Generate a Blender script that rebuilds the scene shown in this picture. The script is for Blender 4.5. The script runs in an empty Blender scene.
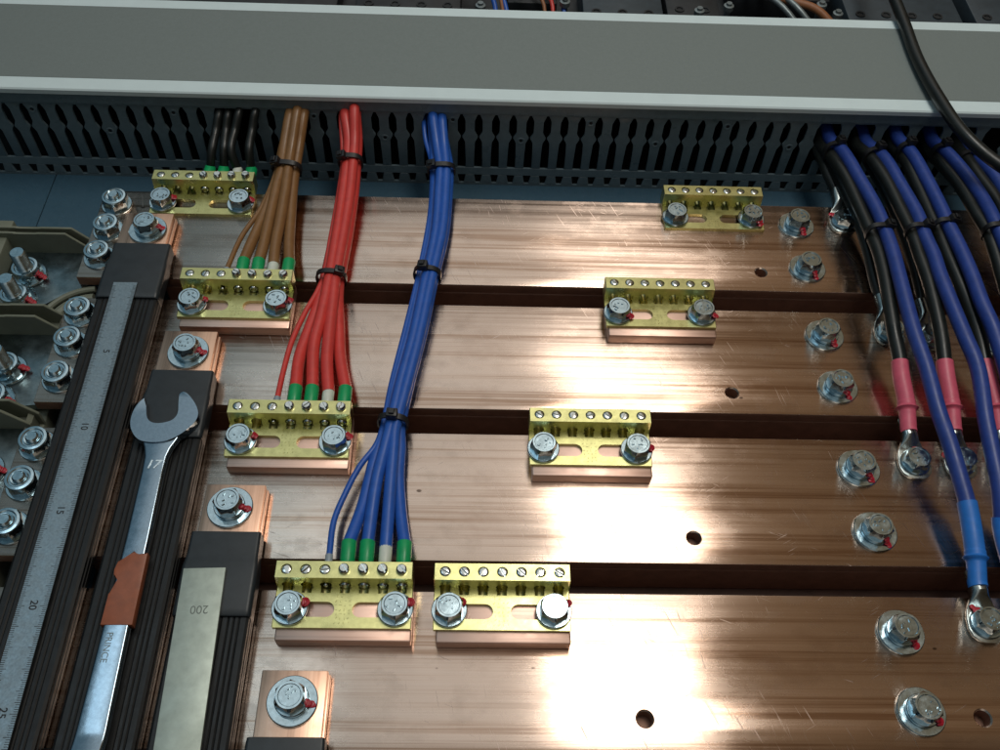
import bpy, bmesh, math, random
from mathutils import Vector, Matrix

# All dimensions below are in drawing units; one unit is 0.77 mm in the real cabinet.
S = 0.00077
random.seed(11)
scene = bpy.context.scene
COL = scene.collection
PI = math.pi
rad = math.radians

# ------------------------------------------------------------------ materials
def new_mat(name):
    m = bpy.data.materials.new(name)
    m.use_nodes = True
    nt = m.node_tree
    for n in list(nt.nodes):
        if n.type not in {'BSDF_PRINCIPLED', 'OUTPUT_MATERIAL'}:
            nt.nodes.remove(n)
    b = next(n for n in nt.nodes if n.type == 'BSDF_PRINCIPLED')
    return m, nt, b

def N(nt, typ, **kw):
    n = nt.nodes.new(typ)
    for k, v in kw.items():
        if k.startswith('i_'):
            n.inputs[k[2:]].default_value = v
        else:
            setattr(n, k, v)
    return n

def coords(nt, scale, rot=(0, 0, 0), rnd=True):
    tc = N(nt, 'ShaderNodeTexCoord')
    mp = N(nt, 'ShaderNodeMapping')
    mp.inputs['Scale'].default_value = scale
    mp.inputs['Rotation'].default_value = rot
    src = tc.outputs['Object']
    if rnd:
        oi = N(nt, 'ShaderNodeObjectInfo')
        ad = N(nt, 'ShaderNodeVectorMath', operation='ADD')
        sc = N(nt, 'ShaderNodeMath', operation='MULTIPLY')
        sc.inputs[1].default_value = 7.3
        nt.links.new(oi.outputs['Random'], sc.inputs[0])
        nt.links.new(src, ad.inputs[0])
        nt.links.new(sc.outputs[0], ad.inputs[1])
        src = ad.outputs[0]
    nt.links.new(src, mp.inputs['Vector'])
    return mp.outputs['Vector']

def turned(nt, scale, ang):
    """object coordinates turned about the vertical first, then stretched"""
    v = coords(nt, (1, 1, 1), (0, 0, ang))
    mp = N(nt, 'ShaderNodeMapping')
    mp.inputs['Scale'].default_value = scale
    nt.links.new(v, mp.inputs['Vector'])
    return mp.outputs['Vector']

def noise(nt, vec, scale, detail=4, rough=0.55):
    n = N(nt, 'ShaderNodeTexNoise')
    n.inputs['Scale'].default_value = scale
    n.inputs['Detail'].default_value = detail
    n.inputs['Roughness'].default_value = rough
    nt.links.new(vec, n.inputs['Vector'])
    return n.outputs['Fac']

def ramp(nt, fac, stops):
    r = N(nt, 'ShaderNodeValToRGB')
    el = r.color_ramp.elements
    while len(el) < len(stops):
        el.new(0.5)
    for e, (p, c) in zip(el, stops):
        e.position = p
        e.color = (c[0], c[1], c[2], 1) if not isinstance(c, (int, float)) else (c, c, c, 1)
    nt.links.new(fac, r.inputs['Fac'])
    return r.outputs['Color']

def mrange(nt, fac, a, b, c, d):
    r = N(nt, 'ShaderNodeMapRange')
    for k, v in zip(('From Min', 'From Max', 'To Min', 'To Max'), (a, b, c, d)):
        r.inputs[k].default_value = v
    nt.links.new(fac, r.inputs['Value'])
    return r.outputs['Result']

def mixc(nt, fac, a, b, mode='MIX'):
    m = N(nt, 'ShaderNodeMix', data_type='RGBA', blend_type=mode)
    for sock, v in ((m.inputs['Factor'], fac), (m.inputs['A'], a), (m.inputs['B'], b)):
        if isinstance(v, (int, float)):
            sock.default_value = v
        elif isinstance(v, tuple):
            sock.default_value = (v[0], v[1], v[2], 1)
        else:
            nt.links.new(v, sock)
    return m.outputs['Result']

def bump(nt, b, h, strength, dist=0.0003):
    bp = N(nt, 'ShaderNodeBump')
    bp.inputs['Strength'].default_value = strength
    bp.inputs['Distance'].default_value = dist
    nt.links.new(h, bp.inputs['Height'])
    nt.links.new(bp.outputs['Normal'], b.inputs['Normal'])

def plain(name, col, metallic=0.0, rough=0.5, var=0.12, scale=400, bmp=0.05, spec=0.5, rvar=0.1):
    """a base colour with a little procedural mottling, roughness variation and micro relief"""
    m, nt, b = new_mat(name)
    v = coords(nt, (1, 1, 1))
    f = noise(nt, v, scale, 5, 0.6)
    lo = tuple(c * (1 - var) for c in col)
    hi = tuple(min(1, c * (1 + var)) for c in col)
    nt.links.new(ramp(nt, f, [(0.3, lo), (0.7, hi)]), b.inputs['Base Color'])
    f2 = noise(nt, v, scale * 0.35, 4, 0.6)
    nt.links.new(mrange(nt, f2, 0.3, 0.7, max(0.02, rough - rvar), min(1, rough + rvar)), b.inputs['Roughness'])
    b.inputs['Metallic'].default_value = metallic
    b.inputs['Specular IOR Level'].default_value = spec
    if bmp:
        bump(nt, b, f, bmp)
    return m

def copper(name, lo, hi, along='X', r0=0.16, r1=0.42, aniso=0.7, scratches=True, bstr=0.10):
    """rolled copper: streaks along the rolling direction, stray scratches, small dark nicks"""
    m, nt, b = new_mat(name)
    ax = (1, 0, 0) if along == 'X' else (0, 1, 0)
    def sv(l, t):
        return (l, t, t) if along == 'X' else (t, l, t)
    fine = noise(nt, coords(nt, sv(6, 1500)), 1.0, 3, 0.6)
    mid = noise(nt, coords(nt, sv(4, 330)), 1.0, 4, 0.6)
    broad = noise(nt, coords(nt, sv(3.5, 75)), 1.0, 3, 0.6)
    ad = N(nt, 'ShaderNodeMath', operation='MULTIPLY_ADD')
    ad.inputs[1].default_value = 0.55
    nt.links.new(fine, ad.inputs[0]); nt.links.new(mid, ad.inputs[2])
    ad2 = N(nt, 'ShaderNodeMath', operation='MULTIPLY_ADD')
    ad2.inputs[1].default_value = 0.9
    nt.links.new(broad, ad2.inputs[0]); nt.links.new(ad.outputs[0], ad2.inputs[2])
    comb = ad2.outputs[0]                                   # about 0.75..1.4
    col = ramp(nt, mrange(nt, comb, 1.0, 1.46, 0, 1), [(0.0, lo), (0.30, tuple(a * 0.45 + c * 0.55 for a, c in zip(lo, hi))), (0.62, tuple(a * 0.12 + c * 0.88 for a, c in zip(lo, hi))), (1.0, hi)])
    # blotchy tarnish
    bl = noise(nt, coords(nt, (22, 40, 40)), 1.0, 5, 0.65)
    col = mixc(nt, mrange(nt, bl, 0.55, 0.75, 0, 0.35), col, (lo[0] * 0.8, lo[1] * 0.75, lo[2] * 0.75))
    rough = mrange(nt, comb, 0.8, 1.4, r0, r1)
    sm = noise(nt, coords(nt, (70, 90, 90)), 1.0, 4, 0.6)
    sa = N(nt, 'ShaderNodeMath', operation='ADD')
    nt.links.new(rough, sa.inputs[0]); nt.links.new(mrange(nt, sm, 0.5, 0.75, 0, 0.10), sa.inputs[1])
    rough = sa.outputs[0]
    if scratches:
        rs = None
        for k, (ang, th) in enumerate(((1.15, 0.70), (1.35, 0.72), (-0.5, 0.72), (0.35, 0.725))):
            sn = noise(nt, turned(nt, (55 + 12 * k, 1500, 30), ang), 1.0, 1.0, 0.4)
            mk = mrange(nt, sn, th, th + 0.05, 0, 1)
            gate = noise(nt, coords(nt, (18 + 5 * k, 18 + 5 * k, 18)), 1.0, 2)
            g = mrange(nt, gate, 0.55, 0.62, 0, 1)
            mu = N(nt, 'ShaderNodeMath', operation='MULTIPLY')
            nt.links.new(mk, mu.inputs[0]); nt.links.new(g, mu.inputs[1])
            if rs is None:
                rs = mu.outputs[0]
            else:
                mx = N(nt, 'ShaderNodeMath', operation='MAXIMUM')
                nt.links.new(rs, mx.inputs[0]); nt.links.new(mu.outputs[0], mx.inputs[1])
                rs = mx.outputs[0]
        col = mixc(nt, rs, col, (min(1, hi[0] * 1.12), min(1, hi[1] * 1.15), min(1, hi[2] * 1.2)))
        rr = N(nt, 'ShaderNodeMath', operation='MULTIPLY_ADD')
        rr.inputs[1].default_value = 0.40
        nt.links.new(rs, rr.inputs[0]); nt.links.new(rough, rr.inputs[2])
        rough = rr.outputs[0]
        # dark nicks
        vo = N(nt, 'ShaderNodeTexVoronoi')
        vo.inputs['Scale'].default_value = 1.0
        nt.links.new(coords(nt, (38, 62, 62)), vo.inputs['Vector'])
        nk = mrange(nt, vo.outputs['Distance'], 0.045, 0.06, 1, 0)
        gate = noise(nt, coords(nt, (31, 31, 31)), 1.0, 2)
        mu = N(nt, 'ShaderNodeMath', operation='MULTIPLY')
        nt.links.new(nk, mu.inputs[0]); nt.links.new(mrange(nt, gate, 0.5, 0.56, 0, 0.8), mu.inputs[1])
        col = mixc(nt, mu.outputs[0], col, (0.10, 0.06, 0.04))
    nt.links.new(col, b.inputs['Base Color'])
    nt.links.new(rough, b.inputs['Roughness'])
    b.inputs['Metallic'].default_value = 1.0
    b.inputs['Anisotropic'].default_value = aniso
    tg = N(nt, 'ShaderNodeTangent', direction_type='UV_MAP', uv_map='UVMap')
    nt.links.new(tg.outputs[0], b.inputs['Tangent'])
    bump(nt, b, comb, bstr, 0.0002)
    return m

M = {}
M['copper_bar'] = copper('rolled copper', (0.48, 0.315, 0.225), (0.87, 0.675, 0.56), r0=0.14, r1=0.27, aniso=1.0, bstr=0.3)
M['copper_link'] = copper('clean copper', (0.60, 0.36, 0.25), (0.80, 0.52, 0.38), along='Y', r0=0.22, r1=0.40, aniso=0.3, scratches=False)
M['copper_spacer'] = copper('spacer copper', (0.50, 0.32, 0.25), (0.74, 0.52, 0.43), r0=0.25, r1=0.5, aniso=0.4, scratches=False)
M['copper_edge'] = plain('oxidised copper edge', (0.27, 0.14, 0.095), 0.3, 0.5, 0.2, 120, 0.08)
M['board'] = plain('brown board', (0.10, 0.05, 0.035), 0.0, 0.5, 0.2, 120, 0.05)
M['brass'] = plain('brass', (0.63, 0.605, 0.275), 1.0, 0.30, 0.14, 260, 0.10, rvar=0.09)
M['zinc'] = plain('zinc plate', (0.52, 0.645, 0.70), 1.0, 0.17, 0.14, 500, 0.10, rvar=0.08)
M['screw'] = plain('screw steel', (0.66, 0.68, 0.66), 1.0, 0.15, 0.2, 700, 0.1)
M['paint'] = plain('red lacquer', (0.42, 0.012, 0.03), 0.0, 0.35, 0.25, 900, 0.2)
M['lug'] = plain('tinned lug', (0.42, 0.46, 0.45), 1.0, 0.24, 0.2, 260, 0.1)
M['bright'] = plain('bright edge of a stamp', (0.85, 0.9, 0.92), 1.0, 0.3, 0.1, 300, 0.0)
M['device_dark'] = plain('black device moulding', (0.014, 0.017, 0.02), 0.0, 0.5, 0.2, 150, 0.05)
M['tin'] = plain('tinned plate', (0.24, 0.29, 0.30), 1.0, 0.30, 0.35, 120, 0.12, rvar=0.15)
M['beige'] = plain('beige moulding', (0.17, 0.185, 0.14), 0.0, 0.55, 0.12, 90, 0.05)
M['sleeve'] = plain('black heatshrink', (0.018, 0.024, 0.029), 0.0, 0.42, 0.2, 180, 0.10)
M['insul'] = plain('black pvc', (0.008, 0.009, 0.010), 0.0, 0.42, 0.25, 300, 0.06, spec=0.35)
M['tie'] = plain('black nylon', (0.012, 0.012, 0.013), 0.0, 0.4, 0.2, 300, 0.05)
M['duct'] = plain('slate duct pvc', (0.15, 0.21, 0.24), 0.0, 0.34, 0.12, 200, 0.04)
M['inner_shade'] = plain('painted inner shade', (0.012, 0.014, 0.016), 0.0, 0.6, 0.1, 200, 0.0)  # near-black colour stands in for shade in holes and inside the duct
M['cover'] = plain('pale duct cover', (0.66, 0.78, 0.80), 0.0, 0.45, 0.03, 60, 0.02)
M['cover_grey'] = plain('grey cover face', (0.180, 0.212, 0.206), 0.0, 0.55, 0.05, 900, 0.03)
M['plate'] = plain('blue painted steel', (0.042, 0.100, 0.148), 0.0, 0.5, 0.08, 700, 0.08)
M['brown'] = plain('brown pvc', (0.23, 0.115, 0.042), 0.0, 0.38, 0.1, 200, 0.05)
M['red'] = plain('red pvc', (0.62, 0.055, 0.045), 0.0, 0.38, 0.1, 200, 0.05)
M['blue'] = plain('blue pvc', (0.02, 0.10, 0.44), 0.0, 0.38, 0.1, 200, 0.05)
M['navy'] = plain('navy cable jacket', (0.020, 0.050, 0.25), 0.0, 0.42, 0.15, 260, 0.08)
M['jacket'] = plain('black cable jacket', (0.010, 0.012, 0.011), 0.0, 0.36, 0.2, 260, 0.05)
M['pink'] = plain('pink heatshrink', (0.62, 0.105, 0.165), 0.0, 0.45, 0.1, 260, 0.08)
M['sky'] = plain('light blue heatshrink', (0.020, 0.170, 0.58), 0.0, 0.45, 0.1, 260, 0.08)
M['green'] = plain('green ferrule', (0.006, 0.34, 0.11), 0.0, 0.4, 0.1, 260, 0.03)
M['white'] = plain('white ferrule', (0.66, 0.70, 0.62), 0.0, 0.4, 0.08, 260, 0.03)
M['grey'] = plain('grey ferrule', (0.28, 0.33, 0.38), 0.0, 0.4, 0.08, 260, 0.03)
M['chrome'] = plain('chrome steel', (0.30, 0.38, 0.45), 1.0, 0.16, 0.08, 600, 0.04, rvar=0.06)
M['satin'] = plain('satin steel rule', (0.26, 0.32, 0.355), 1.0, 0.45, 0.16, 900, 0.10)
M['ink'] = plain('black ink', (0.012, 0.013, 0.015), 0.0, 0.6, 0.1, 300, 0.0)
M['alu'] = plain('dull grey bar', (0.46, 0.52, 0.46), 0.55, 0.5, 0.12, 160, 0.08)
M['alu_dark'] = plain('stamped grey', (0.17, 0.19, 0.17), 0.5, 0.5, 0.1, 160, 0.0)
M['tape'] = plain('rust brown tape', (0.30, 0.085, 0.035), 0.0, 0.45, 0.15, 220, 0.08)
M['device'] = plain('slate device moulding', (0.035, 0.050, 0.062), 0.0, 0.45, 0.15, 150, 0.05)
M['orange'] = plain('orange brown insulation', (0.30, 0.12, 0.05), 0.0, 0.5, 0.1, 200, 0.0)
M['steel_grey'] = plain('grey steel', (0.22, 0.26, 0.27), 0.6, 0.45, 0.15, 200, 0.05)

# ------------------------------------------------------------------ mesh helpers
def finish(name, bm, mat, parent=None, at=None, smooth=35, mats=None):
    """turn a bmesh (drawing units, in the parent's frame) into one mesh object"""
    bmesh.ops.recalc_face_normals(bm, faces=bm.faces)
    uv = bm.loops.layers.uv.new('UVMap')
    for f in bm.faces:
        for l in f.loops:
            c = l.vert.co
            l[uv].uv = ((c.y + c.z) * 0.01, (c.x + 0.3 * c.z) * 0.01)
    if at is None and parent is None:
        xs = [v.co for v in bm.verts]
        at = ((min(v.x for v in xs) + max(v.x for v in xs)) / 2,
              (min(v.y for v in xs) + max(v.y for v in xs)) / 2, min(v.z for v in xs))
    at = Vector(at or (0, 0, 0))
    for v in bm.verts:
        v.co = (v.co - at) * S
    me = bpy.data.meshes.new(name)
    bm.to_mesh(me)
    bm.free()
    if smooth:
        me.polygons.foreach_set('use_smooth', [True] * len(me.polygons))
        me.set_sharp_from_angle(angle=rad(smooth))
    for m in (mats or [mat]):
        me.materials.append(M[m] if isinstance(m, str) else m)
    o = bpy.data.objects.new(name, me)
    COL.objects.link(o)
    o.location = at * S
    if parent:
        o.parent = parent
    return o

def tag(o, label, cat, group=None, kind=None):
    o['label'] = label
    o['category'] = cat
    if group: o['group'] = group
    if kind: o['kind'] = kind
    return o

def thing(name, loc, label, cat, group=None, rz=0.0):
    o = bpy.data.objects.new(name, None)
    o.empty_display_size = 0.01
    COL.objects.link(o)
    o.location = Vector(loc) * S
    o.rotation_euler = (0, 0, rz)
    return tag(o, label, cat, group)

def copy_tree(o, parent=None):
    c = o.copy()
    COL.objects.link(c)
    if parent: c.parent = parent
    for ch in list(o.children):
        copy_tree(ch, c)
    return c

def box(bm, x0, x1, y0, y1, z0, z1, bev=0.0, seg=1):
    vs = [bm.verts.new((x, y, z)) for z in (z0, z1) for y in (y0, y1) for x in (x0, x1)]
    fs = [bm.faces.new([vs[i] for i in q]) for q in ((0, 2, 3, 1), (4, 5, 7, 6), (0, 1, 5, 4), (2, 6, 7, 3), (0, 4, 6, 2), (1, 3, 7, 5))]
    if bev:
        es = {e for f in fs for e in f.edges}
        bmesh.ops.bevel(bm, geom=list(es), offset=bev, segments=seg, affect='EDGES', profile=0.5)

def prism(bm, poly, lo, hi, axis='Z', bev=0.0, seg=1):
    """extrude a 2D polygon along an axis. Z: (x,y)  Y: (x,z)  X: (y,z)"""
    def P(a, b, t):
        return {'Z': (a, b, t), 'Y': (a, t, b), 'X': (t, a, b)}[axis]
    n = len(poly)
    A = [bm.verts.new(P(a, b, lo)) for a, b in poly]
    B = [bm.verts.new(P(a, b, hi)) for a, b in poly]
    fs = [bm.faces.new(A[::-1]), bm.faces.new(B)]
    for i in range(n):
        fs.append(bm.faces.new((A[i], A[(i + 1) % n], B[(i + 1) % n], B[i])))
    if bev:
        es = set(fs[0].edges) | set(fs[1].edges)
        bmesh.ops.bevel(bm, geom=list(es), offset=bev, segments=seg, affect='EDGES', profile=0.5)
    return fs

def circ(cx, cy, r, n=24, a0=0.0):
    return [(cx + r * math.cos(a0 + 2 * PI * i / n), cy + r * math.sin(a0 + 2 * PI * i / n)) for i in range(n)]

def stadium(x0, x1, y0, y1, n=10):
    r = (y1 - y0) / 2; cy = (y0 + y1) / 2
    p = [(x1 - r + r * math.cos(a), cy + r * math.sin(a)) for a in [-PI / 2 + PI * i / n for i in range(n + 1)]]
    return p + [(x0 + r + r * math.cos(a), cy + r * math.sin(a)) for a in [PI / 2 + PI * i / n for i in range(n + 1)]]

def lathe(bm, prof, c=(0, 0, 0), n=32, hexed=None):
    """profile of (radius, z) turned about the vertical axis"""
    rings = []
    for r, z in prof:
        if r < 1e-6:
            rings.append([bm.verts.new((c[0], c[1], c[2] + z))])
        else:
            rings.append([bm.verts.new((c[0] + r * math.cos(2 * PI * i / n), c[1] + r * math.sin(2 * PI * i / n), c[2] + z)) for i in range(n)])
    for a, b in zip(rings, rings[1:]):
        for i in range(n):
            j = (i + 1) % n
            if len(a) == 1 and len(b) == 1: continue
            if len(a) == 1: bm.faces.new((a[0], b[i], b[j]))
            elif len(b) == 1: bm.faces.new((a[i], a[j], b[0]))
            else: bm.faces.new((a[i], a[j], b[j], b[i]))

def catmull(pts, per=7):
    P = [Vector(p) for p in pts]
    P = [P[0] * 2 - P[1]] + P + [P[-1] * 2 - P[-2]]
    out = []
    for i in range(1, len(P) - 2):
        a, b, c, d = P[i - 1:i + 3]
        # centripetal parameterisation keeps uneven points from overshooting
        t0 = 0.0; t1 = t0 + max(1e-4, (b - a).length) ** 0.5
        t2 = t1 + max(1e-4, (c - b).length) ** 0.5; t3 = t2 + max(1e-4, (d - c).length) ** 0.5
        for k in range(per):
            t = t1 + (t2 - t1) * k / per
            A1 = a * ((t1 - t) / (t1 - t0)) + b * ((t - t0) / (t1 - t0))
            A2 = b * ((t2 - t) / (t2 - t1)) + c * ((t - t1) / (t2 - t1))
            A3 = c * ((t3 - t) / (t3 - t2)) + d * ((t - t2) / (t3 - t2))
            B1 = A1 * ((t2 - t) / (t2 - t0)) + A2 * ((t - t0) / (t2 - t0))
            B2 = A2 * ((t3 - t) / (t3 - t1)) + A3 * ((t - t1) / (t3 - t1))
            out.append(B1 * ((t2 - t) / (t2 - t1)) + B2 * ((t - t1) / (t2 - t1)))
    out.append(P[-2].copy())
    return out

def tube(bm, path, r, n=14, cap=True, squash=None):
    """sweep a circle (radius number or list) along a polyline"""
    m = len(path)
    R = r if isinstance(r, (list, tuple)) else [r] * m
    T = [(path[min(i + 1, m - 1)] - path[max(i - 1, 0)]).normalized() for i in range(m)]
    up = Vector((0, 0, 1)) if abs(T[0].z) < 0.9 else Vector((1, 0, 0))
    nrm = (up - T[0] * up.dot(T[0])).normalized()
    rings = []
    for i in range(m):
        nrm = (nrm - T[i] * nrm.dot(T[i])).normalized()
        bn = T[i].cross(nrm)
        rings.append([bm.verts.new(path[i] + nrm * (R[i] * math.cos(2 * PI * k / n)) * (squash or 1) + bn * (R[i] * math.sin(2 * PI * k / n))) for k in range(n)])
    for a, b in zip(rings, rings[1:]):
        for k in range(n):
            bm.faces.new((a[k], a[(k + 1) % n], b[(k + 1) % n], b[k]))
    if cap:
        bm.faces.new(rings[0][::-1]); bm.faces.new(rings[-1])

def resample_cut(path, d0, d1, step=2.0):
    """piece of a polyline between two distances measured from its END"""
    out = []
    L = [0.0]
    rev = path[::-1]
    for a, b in zip(rev, rev[1:]): L.append(L[-1] + (b - a).length)
    def at(d):
        for i in range(len(L) - 1):
            if L[i] <= d <= L[i + 1]:
                return rev[i].lerp(rev[i + 1], (d - L[i]) / max(1e-6, L[i + 1] - L[i]))
        return rev[-1].copy()
    n = max(2, int((d1 - d0) / step))
    return [at(d0 + (d1 - d0) * i / n) for i in range(n + 1)]

def text_bm(txt, size, shear=0.0, depth=0.25, bold=0.0):
    """built-in font outlines as a solid mesh, in its own x/y plane, size in units"""
    cu = bpy.data.curves.new('lettering', 'FONT')
    cu.body = txt; cu.size = size; cu.shear = shear; cu.extrude = depth; cu.offset = bold
    cu.align_x = 'CENTER'; cu.align_y = 'CENTER'
    o = bpy.data.objects.new('lettering', cu)
    COL.objects.link(o)
    dg = bpy.context.evaluated_depsgraph_get(); dg.update()
    me = bpy.data.meshes.new_from_object(o.evaluated_get(dg))
    bm = bmesh.new(); bm.from_mesh(me)
    bpy.data.objects.remove(o); bpy.data.curves.remove(cu); bpy.data.meshes.remove(me)
    for f in bm.faces: f.material_index = 0
    return bm

def lettering(name, txt, size, pos, rz, mat, parent, **kw):
    bm = text_bm(txt, size, **kw)
    bmesh.ops.transform(bm, matrix=Matrix.Translation(Vector(pos)) @ Matrix.Rotation(rz, 4, 'Z'), verts=bm.verts)
    return finish(name, bm, mat, parent, smooth=0)

def boolean(bm_a, bm_b):
    """exact difference a - b, returned as a new bmesh"""
    obs = []
    for bm in (bm_a, bm_b):
        bmesh.ops.recalc_face_normals(bm, faces=bm.faces)
        me = bpy.data.meshes.new('work'); bm.to_mesh(me); bm.free()
        o = bpy.data.objects.new('work', me); COL.objects.link(o); obs.append(o)
    md = obs[0].modifiers.new('cut', 'BOOLEAN')
    md.operation = 'DIFFERENCE'; md.object = obs[1]; md.solver = 'EXACT'; md.use_self = True
    dg = bpy.context.evaluated_depsgraph_get(); dg.update()
    me = bpy.data.meshes.new_from_object(obs[0].evaluated_get(dg))
    out = bmesh.new(); out.from_mesh(me)
    for o in obs:
        d = o.data; bpy.data.objects.remove(o); bpy.data.meshes.remove(d)
    bpy.data.meshes.remove(me)
    for f in out.faces: f.material_index = 0
    return out
BROWN_PATHS=[
 [(117.1,112,37.5),(110.9,81.8,21.8),(109.5,59.9,16.3),(107,43.9,13.9),(101.1,18.2,11.8),(90.7,-11.9,11.6),(88.1,-46.3,15.3)],
 [(120.3,112,35.4),(113.9,83.5,20.4),(111.5,61.8,14.7),(108.6,42.5,11.8),(102.8,3.7,10),(99.3,-20.6,11.5),(98.1,-39.6,15.4)],
 [(118,112,37.5),(114.6,81.9,24.1),(114.3,59.4,19.2),(112.8,42,17),(111.3,8.4,14.9),(110.6,-27.9,14.9),(110,-39.3,15.4)],
 [(125,112,41),(121.7,83.1,26.6),(120.6,58.1,20.5),(121,38.8,18),(120.6,7.7,15.9),(120.4,-27.9,15.3),(121,-41.2,15.5)],
 [(130.2,112,37.9),(126.9,86.2,23),(125.4,63,16.3),(125.3,46.2,13.5),(127.6,8.2,11),(130.4,-21.6,12.4),(132.2,-38.7,15.4)]]
RED_PATHS=[
 [(162.2,112,35.6),(164.5,88.2,23.6),(165.9,70.7,18.6),(165,36.5,13.5),(163,-11.5,11),(161.4,-52.6,10.4),(158.4,-68.4,10.3),(151.7,-89,10.3),(144.7,-118.9,10.7),(142.3,-148,12.2),(142.7,-168.8,15)],
 [(165.5,112,33.6),(168.7,90.4,21.8),(168.4,73.1,16.5),(166.7,33.7,10.4),(164.8,-16.4,7.9),(162.6,-52.1,7.5),(160.2,-78.2,7.5),(155.7,-105.8,7.9),(152,-134,9.7),(152.8,-161.5,15)],
 [(166,112,39),(170.1,89.5,28.2),(170.2,66.7,22.3),(169.7,32,17.9),(168.6,-15.9,15.8),(167.3,-58.9,15.3),(166.4,-76.4,15.2),(164.9,-99,15.1),(162.6,-125.6,15),(164.4,-161.3,15)],
 [(174.8,112,44.7),(175.7,87.3,30.2),(175.6,65.3,23.7),(175.5,31.5,18.6),(173.8,-16,16),(171.9,-58.8,15.3),(172.4,-79.4,15.2),(172.7,-115.5,15.1),(173.7,-139.3,15),(176.8,-162.8,15)],
 [(175.5,112,38.2),(177.4,93,25.5),(177.5,71.4,18.4),(177.5,38.1,12.3),(176.2,-9.4,9.3),(174,-52.7,8.5),(174.5,-71.5,8.4),(178.7,-106,8.9),(182.1,-131.8,10.2),(187.9,-160.8,15)]]
BLUE_PATHS=[
 [(234.7,112,29.1),(236.5,98.2,22.9),(242,78.6,17.4),(243.6,57.3,13.8),(243.3,19.1,10.7),(237.1,-46.3,9.3),(229.8,-100.9,9.1),(221.9,-156.7,9),(218,-195.3,9.1),(214.6,-208.7,9.2),(204.8,-226.1,9.4),(196.6,-248.5,10),(191.4,-269.5,11.3),(191.9,-293.7,15)],
 [(241.9,112,33.8),(243.8,92.2,22.6),(245.2,70.1,15.9),(245.9,47,11.8),(244.9,2.6,8.5),(239.5,-44.6,7.4),(231.7,-108.2,7.1),(224,-155.3,7.1),(220.1,-194,7.2),(214.5,-219.1,7.5),(209.4,-257.1,9.4),(204.9,-287.1,15)],
 [(242.9,112,38.2),(246.9,87.2,27),(250.4,64,21.6),(250.4,40.1,18.5),(249.4,-4.7,16.1),(243.9,-51.5,15.3),(236.6,-114.3,15.1),(228.9,-160.8,15),(224,-198.9,15),(221.7,-213.8,15),(217.8,-240.9,15),(216.6,-287,15)],
 [(250.7,112,36.2),(253.1,88.2,26.3),(255.6,64.7,21.1),(255.9,40.5,18.2),(254.6,-4.4,16),(248.4,-51.4,15.3),(240.8,-114.2,15.1),(233.6,-160.7,15),(227.6,-198.8,15),(227.6,-213.7,15),(227.3,-246.9,15),(228,-289.6,15)],
 [(248.9,112,31.8),(253.6,93,22.2),(257.7,70.5,16),(257.8,41.4,11.7),(256,-3.4,9.1),(249.9,-45.2,8.4),(242.1,-108.7,8.1),(234.7,-155.8,8.1),(230.4,-194.4,8.2),(231.5,-209.5,8.3),(231.8,-233.2,8.8),(235.5,-265,10.9),(239,-286.6,15)]]
BLACK_PATHS=[
 [(55.7,112,34.5),(53.2,100.9,25.9),(51.5,82.7,19.1),(49.5,70.1,15.5)],
 [(63.6,112,34.7),(61.9,101.1,26.1),(61.8,82.9,19.3),(61.5,70.4,15.6)],
 [(73.6,112,37.2),(70.1,100,27.2),(68.2,82,20.2),(74.1,66.1,15.3)],
 [(87.6,112,37.6),(84.8,100.7,27.1),(83.7,82.4,20.4),(83.2,70.2,16.5)]]
BLUE_CABLES=[
 [(599.6,112,23.7),(606.3,91.9,26.3),(611,51.7,30.4),(615.3,12.4,33.5),(615.8,-17.8,35.1),(615.4,-41.7,35.9),(614.3,-60,36.2),(612.9,-87.6,36),(612.2,-119,35),(613.9,-149.6,33),(614.4,-187,29.2),(616.9,-210.9,26),(618.9,-240.8,21.2),(619.7,-253.5,18.8),(618.2,-289.1,11.4),(615.8,-306.5,7.4)],
 [(633.3,112,21.3),(642.4,86.9,24.9),(645.9,49.7,28.7),(649.3,7.9,32.1),(648.2,-16.3,33.4),(649,-39.2,34.3),(648.1,-59.3,34.7),(649,-90,34.6),(650.8,-121.4,33.7),(652.8,-147.6,32.1),(647.6,-191.4,27.9),(646.2,-216.8,24.5),(645.4,-235.9,21.5),(644.7,-246.6,18.9),(644,-257.3,15.4),(643.3,-268,11),(642.3,-316,7)],
 [(660.5,112,26.7),(666.1,88,29.3),(668.1,48.2,33.1),(669,11.7,35.8),(669.1,-10.1,36.9),(670.4,-33.1,37.7),(671.1,-61.7,38.1),(670.9,-90.5,37.7),(672.8,-116,36.6),(674.1,-166.7,29),(675.3,-217.3,20.4),(676.6,-268,11),(675.6,-316,7)],
 [(693.4,112,24.3),(700.5,92,26.8),(707.6,54.7,30.7),(710.6,22.8,33.3),(710.7,-2.2,34.8),(714,-90.8,27.8),(713.7,-179.4,19.8),(709.9,-268,11),(708.9,-316,7)],
 [(727.5,112,19.6),(732.4,80.4,24.3),(735.6,54.6,27),(741.7,-52.9,22.6),(744.2,-160.5,17.2),(743.2,-268,11),(742.2,-316,7)]]
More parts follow.
